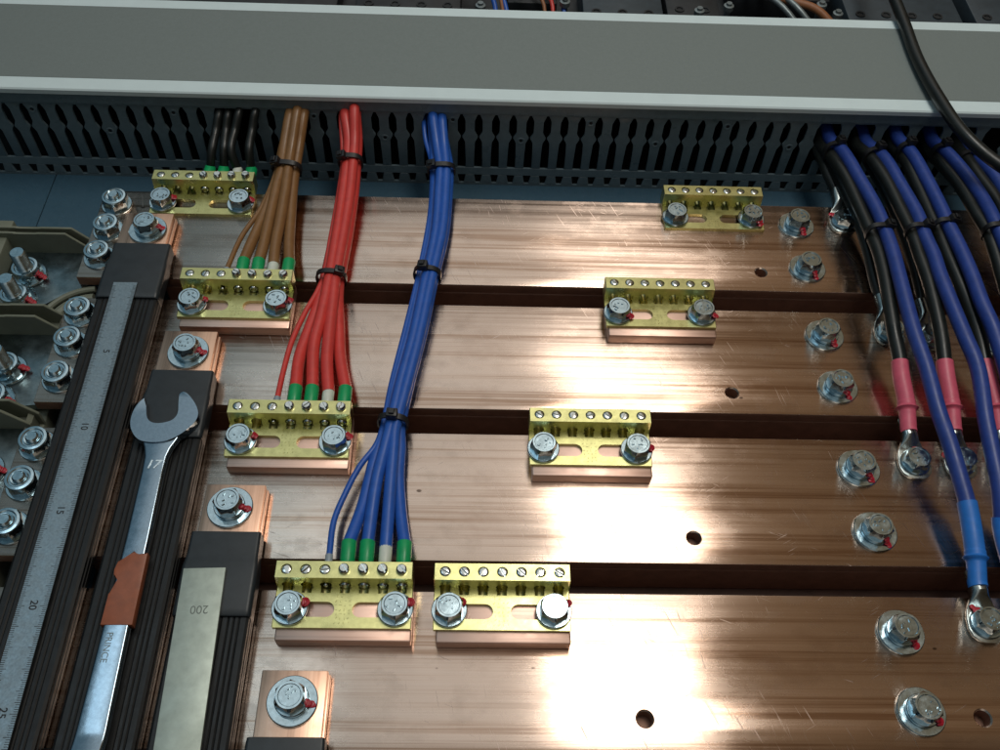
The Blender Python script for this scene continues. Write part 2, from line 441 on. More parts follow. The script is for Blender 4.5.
DARK_CABLES=[
 [(594.5,112,16.6),(598.1,91.5,20.6),(603,61,23.9),(605.3,21.2,26.9),(607.3,-8.9,28),(608.5,-28.1,28.1),(607.8,-54,27.5),(605.2,-85.9,25.4),(603.6,-113.1,22.3),(603.6,-131.1,19.5),(602.2,-145.1,17),(602.4,-168.8,11.9),(600.5,-186.9,7.4)],
 [(627.2,112,17.6),(632.2,91.8,21.4),(637.3,58.6,24.9),(639.3,21.6,27.6),(641.3,-8.5,28.6),(641.2,-34.2,28.6),(641.7,-58.1,27.8),(640.9,-85.8,25.8),(639.5,-113,22.6),(637.8,-129.7,20),(636.4,-144.6,17.3),(635.7,-168,12.2),(633.9,-186.3,7.6)],
 [(659,112,18.6),(662.2,90.5,22.3),(662.7,50.4,26.3),(662.8,9.3,28.8),(663.5,-11.9,29.3),(664,-34,29.2),(665.7,-57.9,28.3),(668.1,-85.5,26.2),(668.8,-116.5,22.4),(668.2,-129.3,20.3),(667.6,-144.1,17.6),(668.8,-167.5,12.4),(668.2,-185.8,7.7)],
 [(692.1,112,16.2),(693.9,91.3,20.3),(701.4,53.9,24.2),(704.3,14.8,26.9),(706.2,-5.6,27.7),(705.1,-57.1,23.8),(701.3,-108.5,18.6),(694.9,-160,12),(692.9,-200,7)],
 [(719.4,112,17),(720.2,94.6,20.6),(722.6,65.1,23.8),(726.3,35.3,26.3),(729.6,-29.8,22.9),(730.2,-94.9,18.1),(728.2,-160,12),(726.2,-200,7)]]
UNDER_CABLES=[
 [(592.7,112,10.7),(595.8,87.8,8.6),(599.5,67.2,6.2),(600.5,54.9,6)],
 [(596.7,112,15.5),(603.8,64.9,13.3),(609.3,22.9,11.3),(610.6,-12.4,9.2),(610,-46.9,6.8),(611.2,-67.5,6)],
 [(632.8,112,12),(641.3,61.2,10.8),(646,14,9.4),(646.9,-24.8,7.8),(645.1,-56.3,6.3),(642.7,-71.9,6)],
 [(665.7,112,13),(676.6,67.8,11.7),(682.1,20.3,10.1),(687.5,-23.9,8.1),(689.3,-60.4,6.2),(691.6,-74.8,6)]]
TOP_CABLE=[
 [(681.2,265.7,66),(681.4,226.9,65),(680.2,174.4,64.5),(683.7,116.1,66),(692.4,70.6,66),(714.2,38.8,62)]]
# ------------------------------------------------------------------ light settings
WORLD_X = [(0.0, (0.08, 0.14, 0.18)), (0.31, (0.17, 0.25, 0.29)), (0.39, (0.62, 0.66, 0.66)), (0.575, (0.78, 0.76, 0.71)), (0.618, (0.25, 0.185, 0.12)), (0.75, (0.14, 0.10, 0.06)), (1.0, (0.07, 0.065, 0.06))]
WORLD_Y = [(0.0, 0.35), (0.40, 0.45), (0.52, 0.9), (1.0, 1.0)]
WORLD_Z = [(0.0, 0.05), (0.5, 0.10), (0.64, 0.22), (0.76, 0.85), (0.9, 1.0)]
WORLD_S = 1.05
LAMPS = [
    ('ceiling_lamp', (622, 120, 1500), (622, 120, 0), 440, 800, 5.2, (1.0, 0.96, 0.88)),
    ('ceiling_lamp', (-470, 10, 1500), (-470, 10, 0), 420, 520, 0.6, (0.72, 0.90, 1.0)),
]
PITCH = 121.1                     # busbar spacing
BAR_Y = [-k * PITCH for k in range(4)]
ORD = ['topmost', 'second', 'third', 'lowest']

# ------------------------------------------------------------------ mounting plate
bm = bmesh.new()
box(bm, -420, -112.3, -560, 460, -46, -43, 0.4)
finish('mounting_plate', bm, 'plate')['kind'] = 'structure'
bm = bmesh.new()
box(bm, -111.5, 1000, -560, 460, -46, -43, 0.4)
finish('mounting_plate', bm, 'plate')['kind'] = 'structure'

# ------------------------------------------------------------------ busbars
HOLES = {0: [(519.8, -29.6, 4.6)], 1: [(477.6, -31.2, 4.6)], 2: [(434.0, -30.8, 4.6)], 3: [(389.5, -30.2, 4.9), (597.4, -28.1, 4.9)]}
for k in range(4):
    bm = bmesh.new()
    box(bm, -38, 800, -49.7, 49.7, -10, 0, 0.7, 2)
    cut = bmesh.new()
    for x, y, r in HOLES[k]:
        lathe(cut, [(0, -12), (r, -12), (r, -0.9), (r + 1.5, 0.6), (0, 0.6)], (x, y, 0), 28)
    bm = boolean(bm, cut)
    bmesh.ops.translate(bm, verts=bm.verts, vec=(0, BAR_Y[k], 0))
    for f in bm.faces:
        f.normal_update()
        if abs(f.normal.z) < 0.3: f.material_index = 1
    b = finish('busbar', bm, 'copper_bar', mats=['copper_bar', 'copper_edge'])
    tag(b, ['long flat copper busbar nearest the slotted wiring duct',
            'long flat copper busbar under the red wires, second below the duct',
            'long flat copper busbar crossed by the tip of the blue fan, third below the duct',
            'long flat copper busbar farthest from the duct, with the white glare'][k], 'busbar', 'copper busbars')
    # a second layer of copper under the upper bar, set back a little
    bm = bmesh.new()
    box(bm, 30, 798, -49.4, 48.8, -41.0, -10.5, 0.7, 1)
    at = b.location / S
    bmesh.ops.translate(bm, verts=bm.verts, vec=(-at.x, BAR_Y[k] - at.y, -at.z))
    finish('lower_layer', bm, 'copper_edge', b)
bm = bmesh.new()
box(bm, 22, 812, -432, 51, -42.8, -41.2, 0.3)  # brown sheet added to keep the slot bottoms dark
tag(finish('slot_shade_sheet', bm, 'board'), 'dark brown sheet added for shade at the bottom of the slots between busbars', 'sheet added for shade')

# ------------------------------------------------------------------ bolts
def head_bm(af, h, z0, marks=True, seed=0):
    bm = bmesh.new()
    n = 48
    def rh(i):
        a = (i * 360 / n) % 60
        return af / 2 / math.cos(rad(a - 30))
    prof = [(1, z0), (1, z0 + h - 1.5), (0, z0 + h - 0.2), (0, z0 + h)]
    rings = []
    for hexed, z in prof:
        rings.append([bm.verts.new((math.cos(2 * PI * i / n) * (rh(i) if hexed else af * 0.475), math.sin(2 * PI * i / n) * (rh(i) if hexed else af * 0.475), z)) for i in range(n)])
    for i in range(n):                                    # chamfer: hexagon below, circle above
        a = rings[1][i]
        if Vector((a.co.x, a.co.y)).length > af * 0.53: a.co.z -= 0.7
    for r, z in ((af * 0.40, z0 + h), (af * 0.375, z0 + h - 0.45)):
        rings.append([bm.verts.new((r * math.cos(2 * PI * i / n), r * math.sin(2 * PI * i / n), z)) for i in range(n)])
    for a, b in zip(rings, rings[1:]):
        for i in range(n):
            bm.faces.new((a[i], a[(i + 1) % n], b[(i + 1) % n], b[i]))
    bm.faces.new(rings[0][::-1]); bm.faces.new(rings[-1])
    if marks:                                             # raised forging marks, worn past reading
        rr = random.Random(seed)
        for k in range(7):
            x, y = rr.uniform(-4.2, 4.2), rr.uniform(-4.2, 4.2)
            a = rr.choice((0, 0.5, 1.2, 1.6)); l = rr.uniform(1.2, 2.4)
            m0 = len(bm.verts)
            t = bmesh.new()
            box(t, -l / 2, l / 2, -0.42, 0.42, z0 + h - 0.6, z0 + h + rr.uniform(0.15, 0.4), 0.15)
            bmesh.ops.transform(t, matrix=Matrix.Translation((x, y, 0)) @ Matrix.Rotation(a, 4, 'Z'), verts=t.verts)
            me = bpy.data.meshes.new('work'); t.to_mesh(me); t.free(); bm.from_mesh(me); bpy.data.meshes.remove(me)
    return bm

def washer_bm(r, t, z0, ri=5.0):
    bm = bmesh.new()
    lathe(bm, [(ri, z0), (r - 0.3, z0), (r, z0 + 0.4), (r, z0 + t - 0.5), (r - 0.5, z0 + t), (ri, z0 + t), (ri, z0)], n=44)
    return bm

def paint_bm(r0, r1, z, ang, w=2.0, h=3.4, seed=0):
    """lacquer smear running from the head's flank out over the washer"""
    rr = random.Random(seed * 7 + 3)
    bm = bmesh.new()
    for k in range(6):
        t = k / 5
        r = r0 + (r1 - r0) * t
        zz = z + h * (1 - t) ** 1.5
        c = Vector((r * math.cos(ang) + rr.uniform(-.4, .4), r * math.sin(ang) + rr.uniform(-.4, .4), zz))
        m = Matrix.Translation(c) @ Matrix.Rotation(ang + rr.uniform(-.3, .3), 4, 'Z') @ Matrix.Diagonal((rr.uniform(1.6, 2.2), w * rr.uniform(0.7, 1.25), rr.uniform(0.32, 0.5), 1))
        bmesh.ops.create_icosphere(bm, subdivisions=2, radius=1.0, matrix=m)
    return bm

def big_bolt(loc, label, group, rz, mark_ang, rw=15.0, h=8.5, seed=0, cat='bolt'):
    t = thing('hex_bolt', loc, label, cat, group)
    finish('washer', washer_bm(rw, 2.2, 0.0), 'zinc', t)
    finish('spring_washer', washer_bm(10.3, 2.6, 2.25), 'zinc', t)
    o = finish('bolt_head', head_bm(17, h, 4.9, True, seed), 'zinc', t)
    o.rotation_euler.z = rz
    if mark_ang is not None:
        finish('paint_mark', paint_bm(8.5, 12.4, 2.4, mark_ang, 2.3, 3.6, seed), 'paint', t)
    return t

# the column of bolts on the right, two per bar
XR = 559.3
for k in range(4):
    for j in range(2):
        lab = ['hex bolt with wide washer on the busbar next to the duct, nearer the duct',
               'hex bolt with wide washer on the busbar next to the duct, by a drilled hole',
               'hex bolt with wide washer on the second busbar from the duct, upper one',
               'hex bolt with wide washer on the second busbar from the duct, lower one',
               'hex bolt with wide washer on the third busbar, level with a pink sleeved lug',
               'hex bolt with wide washer on the third busbar, close to its lower edge',
               'hex bolt with wide washer on the lowest busbar, left of the blue sleeved lug',
               'hex bolt with wide washer at the bottom right of the lowest busbar'][2 * k + j]
        big_bolt((XR, BAR_Y[k] + (25 if j == 0 else -25), 0), lab, 'bolts in a column on the right of the busbars',
                 random.uniform(0, 1), rad([-70, -68, -62, -60, -55, -58, -52, -35][2 * k + j]), seed=2 * k + j)

# nuts on studs at the left bar ends, three per bar
def nut_stud(loc, label, group, rz, mark=None, rw=12.6, r=4.4, hz=3.0, af=19):
    t = thing('stud_nut', loc, label, 'nut', group)
    finish('washer', washer_bm(rw, 2.0, 0), 'zinc', t)
    n = head_bm(af, 8.0, 2.05, False)
    o = finish('nut', n, 'zinc', t); o.rotation_euler.z = rz
    bm = bmesh.new()
    lathe(bm, [(r + 0.1, 10.1), (af * 0.515, 10.1), (af * 0.535, 10.6), (af * 0.50, 11.5), (af * 0.41, 11.7), (af * 0.37, 11.1), (af * 0.33, 11.1), (af * 0.30, 11.6), (r + 0.1, 11.4), (r + 0.1, 10.1)], n=40)
    finish('lock_ring', bm, 'zinc', t)
    bm = bmesh.new()
    prof = [(0, 9.8), (r, 9.8)]
    z = 9.8
    while z < 10 + hz:
        prof += [(r, z + 0.25), (r - 0.45, z + 0.7), (r, z + 1.15)]; z += 1.15
    prof += [(r - 0.9, z + 0.8), (0, z + 0.8)]
    lathe(bm, prof, n=24)
    finish('stud', bm, 'zinc', t)
    if mark is not None:
        finish('paint_mark', paint_bm(9.5, 14.5, 2.5, mark, 2.6, 5.0, 5), 'paint', t)
    return t
LY = [(31.5, 1.2, -29.4), (-89.1, -118.5, -151.0), (-208.5, -240.0, -272.5)]
for k in range(3):
    for j in range(3):
        nut_stud((-23.6, LY[k][j], 0), 'zinc nut on stud at left end of %s busbar, %s of three' % (
            ['the topmost', 'the second', 'the third'][k], ['farthest from viewer', 'middle one', 'nearest to viewer'][j]),
            'nuts in a column on the left bar ends', random.uniform(0, 1))

# ------------------------------------------------------------------ brass terminal blocks
def brass_bm():
    bm = bmesh.new()
    prism(bm, [(0, 0), (38.5, 0), (38.5, 16), (27.3, 16), (27.3, 3), (0, 3)], 0, 86, 'X', 0.45)
    cut = bmesh.new()
    prism(cut, stadium(5.2, 37.5, 7, 17), -2, 5)
    prism(cut, stadium(48.5, 80.8, 7, 17), -2, 5)
    bm = boolean(bm, cut)
    cut = bmesh.new()
    for i in range(7):
        prism(cut, circ(7 + 12 * i, 5.2, 3.8, 20), 22.8, 41, 'Y')
    bm = boolean(bm, cut)
    cut = bmesh.new()
    for i in range(7):
        prism(cut, circ(7 + 12 * i, 33, 3.5, 20), 10.5, 18)
    bm = boolean(bm, cut)
    rr = random.Random(4)                                 # shallow stamping in the middle, not legible
    for k in range(26):
        x = 38.6 + (k % 4) * 2.7 + rr.uniform(-.5, .5); y = 3.5 + (k // 4) * 2.8 + rr.uniform(-.4, .4)
        t = bmesh.new()
        box(t, -rr.uniform(.4, 1.0), rr.uniform(.4, 1.0), -0.25, 0.25, 2.7, 3.0 + rr.uniform(.08, .28), 0.1)
        bmesh.ops.transform(t, matrix=Matrix.Translation((x, y, 0)) @ Matrix.Rotation(rr.choice((0, .8, 1.57)), 4, 'Z'), verts=t.verts)
        me = bpy.data.meshes.new('work'); t.to_mesh(me); t.free(); bm.from_mesh(me); bpy.data.meshes.remove(me)
    return bm

def screw_bm(r, top, dome):
    bm = bmesh.new()
    lathe(bm, [(0, 11), (r, 11), (r, top - dome), (r * 0.92, top - dome * 0.45), (r * 0.7, top), (0, top)], n=24)
    cut = bmesh.new()
    t = 0.55
    box(cut, -r * 1.2, r * 1.2, -t, t, top - 1.3, top + 1)
    return boolean(bm, cut)

BR = finish('brass_bar', brass_bm(), 'brass', None, (0, 0, 0)); COL.objects.unlink(BR)
SC0 = finish('clamp_screw', screw_bm(3.25, 16.4, 0.7), 'screw', None, (0, 0, 0)); COL.objects.unlink(SC0)
SC1 = finish('clamp_screw', screw_bm(3.45, 19.6, 1.6), 'screw', None, (0, 0, 0)); COL.objects.unlink(SC1)
sp = bmesh.new(); box(sp, 2, 86, -7, 37, 0, 9.9, 1.2, 2)
SPC = finish('spacer_block', sp, 'copper_spacer', None, (0, 0, 0)); COL.objects.unlink(SPC)
HEADS = []
for i in range(4):
    h = finish('bolt', head_bm(16.6, 8.0, 2.3, True, 40 + i), 'zinc', None, (0, 0, 0)); COL.objects.unlink(h); HEADS.append(h)
WSH = finish('washer', washer_bm(11.3, 2.2, 0), 'zinc', None, (0, 0, 0)); COL.objects.unlink(WSH)

def put(src, parent, loc, rz=0.0):
    c = src.copy(); COL.objects.link(c); c.parent = parent
    c.location = Vector(loc) * S; c.rotation_euler = (0, 0, rz)
    return c

TERM = [  # left x, front y, spacer?, wired?, marks (angle for each bolt)
    (5.5, 21.0, 0, 1, (25, 22), 'brass terminal block clamping the black wires, directly on the topmost busbar'),
    (54.6, -99.0, 1, 1, (22, 25), 'brass terminal block clamping the brown wires, on a copper spacer'),
    (110.8, -221.6, 1, 1, (18, 22), 'brass terminal block clamping the red wires, on a copper spacer'),
    (160.4, -343.6, 1, 1, (22, 24), 'brass terminal block clamping the blue wires, on a copper spacer'),
    (259.8, -344.0, 1, 0, (32, 30), 'empty brass terminal block beside the blue wire block, nearest the viewer'),
    (322.3, -224.6, 1, 0, (None, 6), 'empty brass terminal block on the third busbar, screws all flush'),
    (384.3, -99.8, 1, 0, (-25, -12), 'empty brass terminal block on the second busbar, on a copper spacer'),
    (444.0, 16.8, 0, 0, (None, -50), 'empty brass terminal block without spacer, directly on the topmost busbar')]
for i, (x, y, spc, wired, marks, lab) in enumerate(TERM):
    z0 = 9.9 if spc else 0.0
    t = thing('terminal_block', (x, y, 0.02), lab, 'terminal block', 'brass terminal blocks')
    put(BR, t, (0, 0, z0 + 0.02))
    if spc: put(SPC, t, (0, 0, 0))
    for j in range(7):
        up = wired and j >= 3
        put(SC1 if up else SC0, t, (7 + 12 * j, 33, z0 + (random.uniform(-.9, .6) if up else random.uniform(-.5, .2))), random.uniform(-1.3, 1.3))
    for j, (bx, mk) in enumerate(zip((9.9, 75.6), marks)):
        h = put(HEADS[(2 * i + j) % 4], t, (bx, 12.1, z0 + 3.05), random.uniform(0, 6))
        w = WSH.copy(); COL.objects.link(w); w.parent = h
        if mk is not None:
            p = finish('paint_mark', paint_bm(8.3, 10.8, 2.1, rad(mk), 2.7, 2.6, 10 + 2 * i + j), 'paint', h)
            p.rotation_euler.z = -h.rotation_euler.z

# ------------------------------------------------------------------ insulated flexible bars on the left
def rrect(w, h, r, n=5, dz=0.0):
    pts = []
    for cx, cz, a0 in ((w / 2 - r, h - r, 0), (-w / 2 + r, h - r, PI / 2), (-w / 2 + r, r, PI), (w / 2 - r, r, 1.5 * PI)):
        for k in range(n + 1):
            a = a0 + PI / 2 * k / n
            pts.append((cx + r * math.cos(a), cz + r * math.sin(a) + dz))
    return pts

def loft(bm, secs):
    """secs: list of (y, [(x, z)...])"""
    R = [[bm.verts.new((x, y, z)) for x, z in p] for y, p in secs]
    n = len(R[0])
    for a, b in zip(R, R[1:]):
        for k in range(n):
            bm.faces.new((a[k], a[(k + 1) % n], b[(k + 1) % n], b[k]))
    bm.faces.new(R[0]); bm.faces.new(R[-1][::-1])

LINK = [  # left x, far end y, bolt x, bolt y, sleeve y0, mark angle
    (-9.8, 13.5, 13.2, -7.0, -23.5, 5),
    (47.6, -110.5, 69.4, -131.5, -149.0, -5),
    (102.4, -242.3, 121.4, -260.5, -278.5, -8),
    (157.8, -369.0, 178.6, -388.0, -408.6, -10)]
LLAB = ['black insulated flexible bar carrying the steel ruler', 'black insulated flexible bar under the spanner',
        'black insulated flexible bar carrying the dull grey metal strip', 'short stretch of black insulated flexible bar at the bottom edge below a bolted copper end']
for k, (x, y, bx, by, sy, mk) in enumerate(LINK):
    w = 40.0
    dx = (2.8, 1.6, 0.0, 0.0)[k]                           # the black covering sits a little off centre
    t = thing('flexible_bar', (x + w / 2, y, 0.03), LLAB[k], 'busbar', 'black insulated flexible bars')
    L = -500 - y
    bm = bmesh.new()                                       # stack of thin copper laminations
    for j in range(2):
        box(bm, -w / 2 + 0.25 * j, w / 2 - 0.3 * (1 - j) + (1.4 if j == 0 else 0), sy - y - 40, -0.8 * (1 - j), j * 5.05, 5.0 + j * 5.0, 0.7, 2)
    finish('copper_end', bm, 'copper_link', t)
    # grooved insulation
    hw = 23.8
    top, prof = 12.6, []
    grooves = [-17.5, -14.2, -10.5, -6, 6.5, 11, 14.4, 17.6]
    prof += [(-hw, 1.2), (-hw + 1.0, 0.4), (hw - 1.0, 0.4), (hw, 1.2), (hw, 4.2), (hw - 0.9, 4.8), (hw, 5.4), (hw, 8.4), (hw - 0.9, 9.0), (hw - 0.3, 9.6), (hw - 0.6, 11.6), (hw - 2.2, top)]
    for g in reversed(grooves):
        prof += [(g + 0.8, top), (g, top - 0.55), (g - 0.8, top)]
    prof += [(-hw + 2.2, top), (-hw + 0.6, 11.6), (-hw + 0.3, 9.6), (-hw + 0.9, 9.0), (-hw, 8.4), (-hw, 5.4), (-hw + 0.9, 4.8), (-hw, 4.2)]
    bm = bmesh.new()
    prism(bm, [(a_ + dx, b_) for a_, b_ in prof], L, sy - y - 30, 'Y')
    finish('insulation', bm, 'insul', t, smooth=20)
    bm = bmesh.new()
    s0, s1 = sy - y, sy - y - 58.5
    rr = random.Random(k)
    secs = []
    for u, ww, hh, rr_ in ((0, 43.0, 12.2, 1.2), (0.012, 45.0, 13.4, 2.0), (0.06, 45.6, 13.6, 2.2), (0.28, 46.2, 13.6, 2.4), (0.36, 47.0, 14.2, 2.8), (0.42, 48.4, 14.7, 3.2), (0.6, 48.8, 14.9, 3.4), (0.9, 48.8, 14.8, 3.4), (0.985, 48.6, 14.7, 3.2), (1.0, 47.4, 14.0, 2.6)):
        secs.append((s0 + (s1 - s0) * u, rrect(ww + rr.uniform(-.2, .2), hh, rr_, 6, 0.3)))
    loft(bm, secs)
    for v in bm.verts:                                      # the shrunk mouth bows slightly at its middle
        if abs(v.co.y - s0) < 1.0: v.co.y -= 1.3 * math.cos(min(1, abs(v.co.x) / 23) * PI / 2)
    for v in bm.verts: v.co.x += dx
    finish('end_sleeve', bm, 'sleeve', t, smooth=50)
    big_bolt((bx, by, 10.1), ['zinc hex bolt with wide washer on the copper end above the ruler', 'zinc hex bolt with wide washer on the copper end above the spanner jaw',
              'zinc hex bolt with wide washer on the copper end above the dull grey strip', 'zinc hex bolt with wide washer on the copper end at bottom centre left'][k],
             'bolts on the flexible bar ends', [0.2, 0.35, 0.1, 0.6][k], rad(mk), rw=15.2, seed=20 + k)

# ------------------------------------------------------------------ steel ruler
t = thing('steel_ruler', (10.3, -68.3, 15.25), 'narrow steel ruler with millimetre marks lying on the leftmost black flexible bar', 'ruler', rz=0.0106)
bm = bmesh.new(); box(bm, -9.2, 9.2, -400, 0, 0, 1.0, 0.15)
finish('blade', bm, 'satin', t)
bm = bmesh.new()
for i in range(1, 297):
    yy = -2.6 - i * 1.309
    l = 4.4 if i % 10 == 0 else (3.4 if i % 5 == 0 else 2.5)
    for sgn in (-1, 1):
        x0, x1 = sorted((sgn * 9.1, sgn * (9.1 - l)))
        box(bm, x0, x1, yy - 0.2, yy + 0.2, 0.9, 1.012)
finish('graduations', bm, 'ink', t, smooth=0)
for n in (5, 10, 15, 20, 25):
    lettering('numeral', str(n), 6.6, (0.3, -2.6 - n * 13.09 + 0.5, 0.92), -PI / 2, 'ink', t, depth=0.11, bold=0.1)

# ------------------------------------------------------------------ combination spanner
HEAD = [(51.3,-180.7),(48.0,-184.6),(45.6,-191.6),(45.3,-200.5),(47.2,-207.0),(51.2,-212.9),(55.5,-216.1),(64.2,-217.4),(73.0,-216.0),(79.5,-212.3),(85.2,-206.8),(89.4,-200.7),(90.7,-195.5),(89.4,-189.7),(84.9,-182.3),(79.5,-176.5),(75.9,-174.8),(74.3,-175.9),(75.2,-184.2),(76.4,-193.2),(75.2,-197.2),(73.0,-199.6),(69.2,-201.2),(64.7,-202.0),(60.6,-201.5),(57.6,-199.6),(55.6,-196.4),(53.4,-188.1)]
t = thing('spanner', (68, -215, 15.4), 'chrome spanner stamped 17 with brown tape on its shaft, open jaw up', 'spanner')
o0 = Vector((68, -215))
bm = bmesh.new()
# smooth the traced jaw outline
pl = [Vector((a, b, 0)) for a, b in HEAD]
pp = catmull(pl[:17], 4)[:-1] + [pl[16]] + catmull(pl[17:28], 4)
prism(bm, [(v.x - o0.x, v.y - o0.y) for v in pp], 0.2, 7.4, 'Z', 0.9, 3)
# shaft: waisted bar that runs to the ring end
sec = [(-212.0, 54.6, 81.0, 0.8, 6.0), (-216, 56.2, 79.4, 0.6, 6.2), (-221, 58.3, 77.2, 0.5, 6.3), (-228, 60.0, 75.7, 0.4, 6.3), (-240, 60.6, 75.7, 0.3, 6.3), (-290, 61.2, 76.6, 0.2, 6.2), (-340, 60.8, 76.8, 0.2, 6.2), (-395, 60.2, 78.0, 0.2, 6.2), (-408, 60.0, 78.4, 0.2, 6.2), (-412, 60.0, 78.4, 0.4, 6.5), (-416, 60.0, 78.4, 1.0, 7.2), (-421, 60.0, 78.3, 2.4, 8.6), (-440, 59.6, 78.6, 8.0, 14.2)]
R = []
for y, xa, xb, za, zb in sec:
    c, w_, h_ = (xa + xb) / 2 - o0.x, xb - xa, zb - za
    R.append((y - o0.y, [(c + px, pz) for px, pz in rrect(w_, h_, 2.1, 5, za)]))
loft(bm, R)
# ring end, just outside the picture
for a, b in ((0, 1),):
    ring = [Vector((math.cos(q) * 17 + 1.1, -242 + math.sin(q) * 17, 16 - math.sin(q) * 4)) for q in [2 * PI * i / 36 for i in range(37)]]
    tube(bm, ring, 5.0, 12, cap=False)
finish('spanner_body', bm, 'chrome', t, smooth=40)
bm = bmesh.new()
TAPE = [(59.4,-310.6),(60.6,-304.9),(67.2,-301.0),(69.1,-297.7),(72.5,-300.9),(77.9,-298.9),(78.6,-346.4),(59.4,-346.6),(59.6,-326.5),(64.0,-317.2),(60.0,-314.5)]
prism(bm, [(a - o0.x, b - o0.y) for a, b in TAPE], -0.1, 6.75, 'Z', 0.7, 2)
finish('tape_wrap', bm, 'tape', t)
lettering('stamped_number', '17', 9.2, (-0.7, -19.6, 6.30), 0.03, 'bright', t, shear=0.25, depth=0.28, bold=0.12)
lettering('stamped_word', 'PRINCE', 5.6, (-1.6, -145.2, 6.22), -PI / 2, 'steel_grey', t, depth=0.08, bold=0.02)

# ------------------------------------------------------------------ dull metal strip
t = thing('metal_strip', (114.2, -306.9, 15.3), 'dull grey flat metal strip stamped 200, lying on a black flexible bar', 'metal strip', rz=0.036)
bm = bmesh.new(); box(bm, -13.2, 13.2, -190, 0, 0, 2.6, 0.35, 2)
finish('strip', bm, 'alu', t)
lettering('stamped_number', '200', 7.6, (0.6, -27.6, 2.6), PI, 'alu_dark', t, depth=0.06)

# ------------------------------------------------------------------ wiring duct
D = thing('wiring_duct', (310, 178, -43), 'slate grey slotted wiring duct with pale edged cover across the top', 'wiring duct')
X0, X1 = -250 - 310, 900 - 310
p_ = 15.3; s0 = 313.8 - 310
def mod(xs): return [x - 310 for x in xs]
gone_full = mod([61.35, 76.65, 122.55, 168.45, 244.95])
gone_low = mod([596.85, 627.45, 658.05, 688.65, 719.25, 749.85])
bm = bmesh.new()
yb, yf = 116.2 - 178, 114.0 - 178
zz = lambda z: z + 43
prism(bm, [(X0, zz(-43)), (X1, zz(-43)), (X1, zz(-40.6)), (X0, zz(-40.6))], yf, yb, 'Y')
prism(bm, [(X0, zz(-30.6)), (X1, zz(-30.6)), (X1, zz(-21.8)), (X0, zz(-21.8))], yf, yb, 'Y', 0.3)
n0 = int((X0 - s0) / p_) - 1; n1 = int((X1 - s0) / p_) + 1
def hw(z): return None
for n in range(n0, n1):
    xs = s0 + n * p_; c = xs + p_ / 2
    if c - 8 < X0 or c + 8 > X1: continue
    # lower web between the drain holes
    prism(bm, [(xs + 2.1, zz(-40.6)), (xs + p_ - 2.1, zz(-40.6)), (xs + p_ - 3.7, zz(-30.6)), (xs + 3.7, zz(-30.6))], yf, yb, 'Y', 0.5)
    g_full = any(abs(c - q) < 1 for q in gone_full); g_low = any(abs(c - q) < 1 for q in gone_low)
    prof = [(3.6, -21.8), (3.8, 8.5), (0.7, 12.8), (0.7, 14.6), (4.1, 19.5), (4.1, 32.5), (1.2, 37.5), (1.2, 41.5)]
    if g_full: prof = [(3.6, -21.8), (3.8, 2.0), (5.0, 4.0)]
    if g_low: prof = [(3.6, -21.8), (3.7, -6.0), (5.0, -4.0)]
    poly = [(xs + a, zz(z)) for a, z in prof] + [(xs + p_ - a, zz(z)) for a, z in reversed(prof)]
    prism(bm, poly, yf, yb, 'Y', 0.62, 2)
# top rail with the lip the cover snaps on
box(bm, X0, X1, 112.6 - 178, 116.2 - 178, zz(41.5), zz(51.8), 0.5)
box(bm, X0, X1, 113.4 - 178, 114.2 - 178, zz(39.6), zz(41.5))
finish('front_wall', bm, 'duct', D, smooth=30)
for n in range(n0, n1):
    c = s0 + n * p_ + p_ / 2
    k = round((c + 310 - 321.45) / p_)
    if k % 4: continue
    z = 11.2 if (k // 4) % 2 == 0 else 33.0
    if not (X0 < c < X1) or any(abs(c - q) < 9 for q in gone_full + gone_low): continue
    bm = bmesh.new()
    prof = [(1.6, 0.6), (1.9, -0.3), (3.0, -0.5), (3.6, 0.1), (3.6, 0.6)]
    R = [[bm.verts.new((c + r * math.cos(q), yf + y, zz(z) + r * math.sin(q))) for q in [2 * PI * i / 20 for i in range(20)]] for r, y in prof]
    for a_, b_ in zip(R, R[1:]):
        for i in range(20): bm.faces.new((a_[i], a_[(i + 1) % 20], b_[(i + 1) % 20], b_[i]))
    f = bm.faces.new([bm.verts.new((v.co.x, yf - 0.02, v.co.z)) for v in R[0]]); f.material_index = 1  # flat dark disc painted in place of the hole's shade
    finish('knockout', bm, 'duct', D, mats=['duct', 'inner_shade'])
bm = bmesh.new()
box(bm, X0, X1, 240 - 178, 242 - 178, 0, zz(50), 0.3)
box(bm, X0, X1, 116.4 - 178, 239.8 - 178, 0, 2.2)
finish('back_wall_and_floor', bm, 'inner_shade', D)  # inside coloured near-black so the slots look shaded
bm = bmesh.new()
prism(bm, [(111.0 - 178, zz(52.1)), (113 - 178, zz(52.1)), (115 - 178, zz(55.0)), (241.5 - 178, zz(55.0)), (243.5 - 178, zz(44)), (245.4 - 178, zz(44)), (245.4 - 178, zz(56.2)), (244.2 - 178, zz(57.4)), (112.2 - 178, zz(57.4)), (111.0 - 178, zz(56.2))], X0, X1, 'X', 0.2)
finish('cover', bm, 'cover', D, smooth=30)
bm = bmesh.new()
box(bm, X0 + 1, X1 - 1, 126.5 - 178, 231.5 - 178, zz(57.35), zz(57.75), 0.12)  # darker grey middle of the cover, leaving paler strips along both edges
finish('cover_face', bm, 'cover_grey', D)

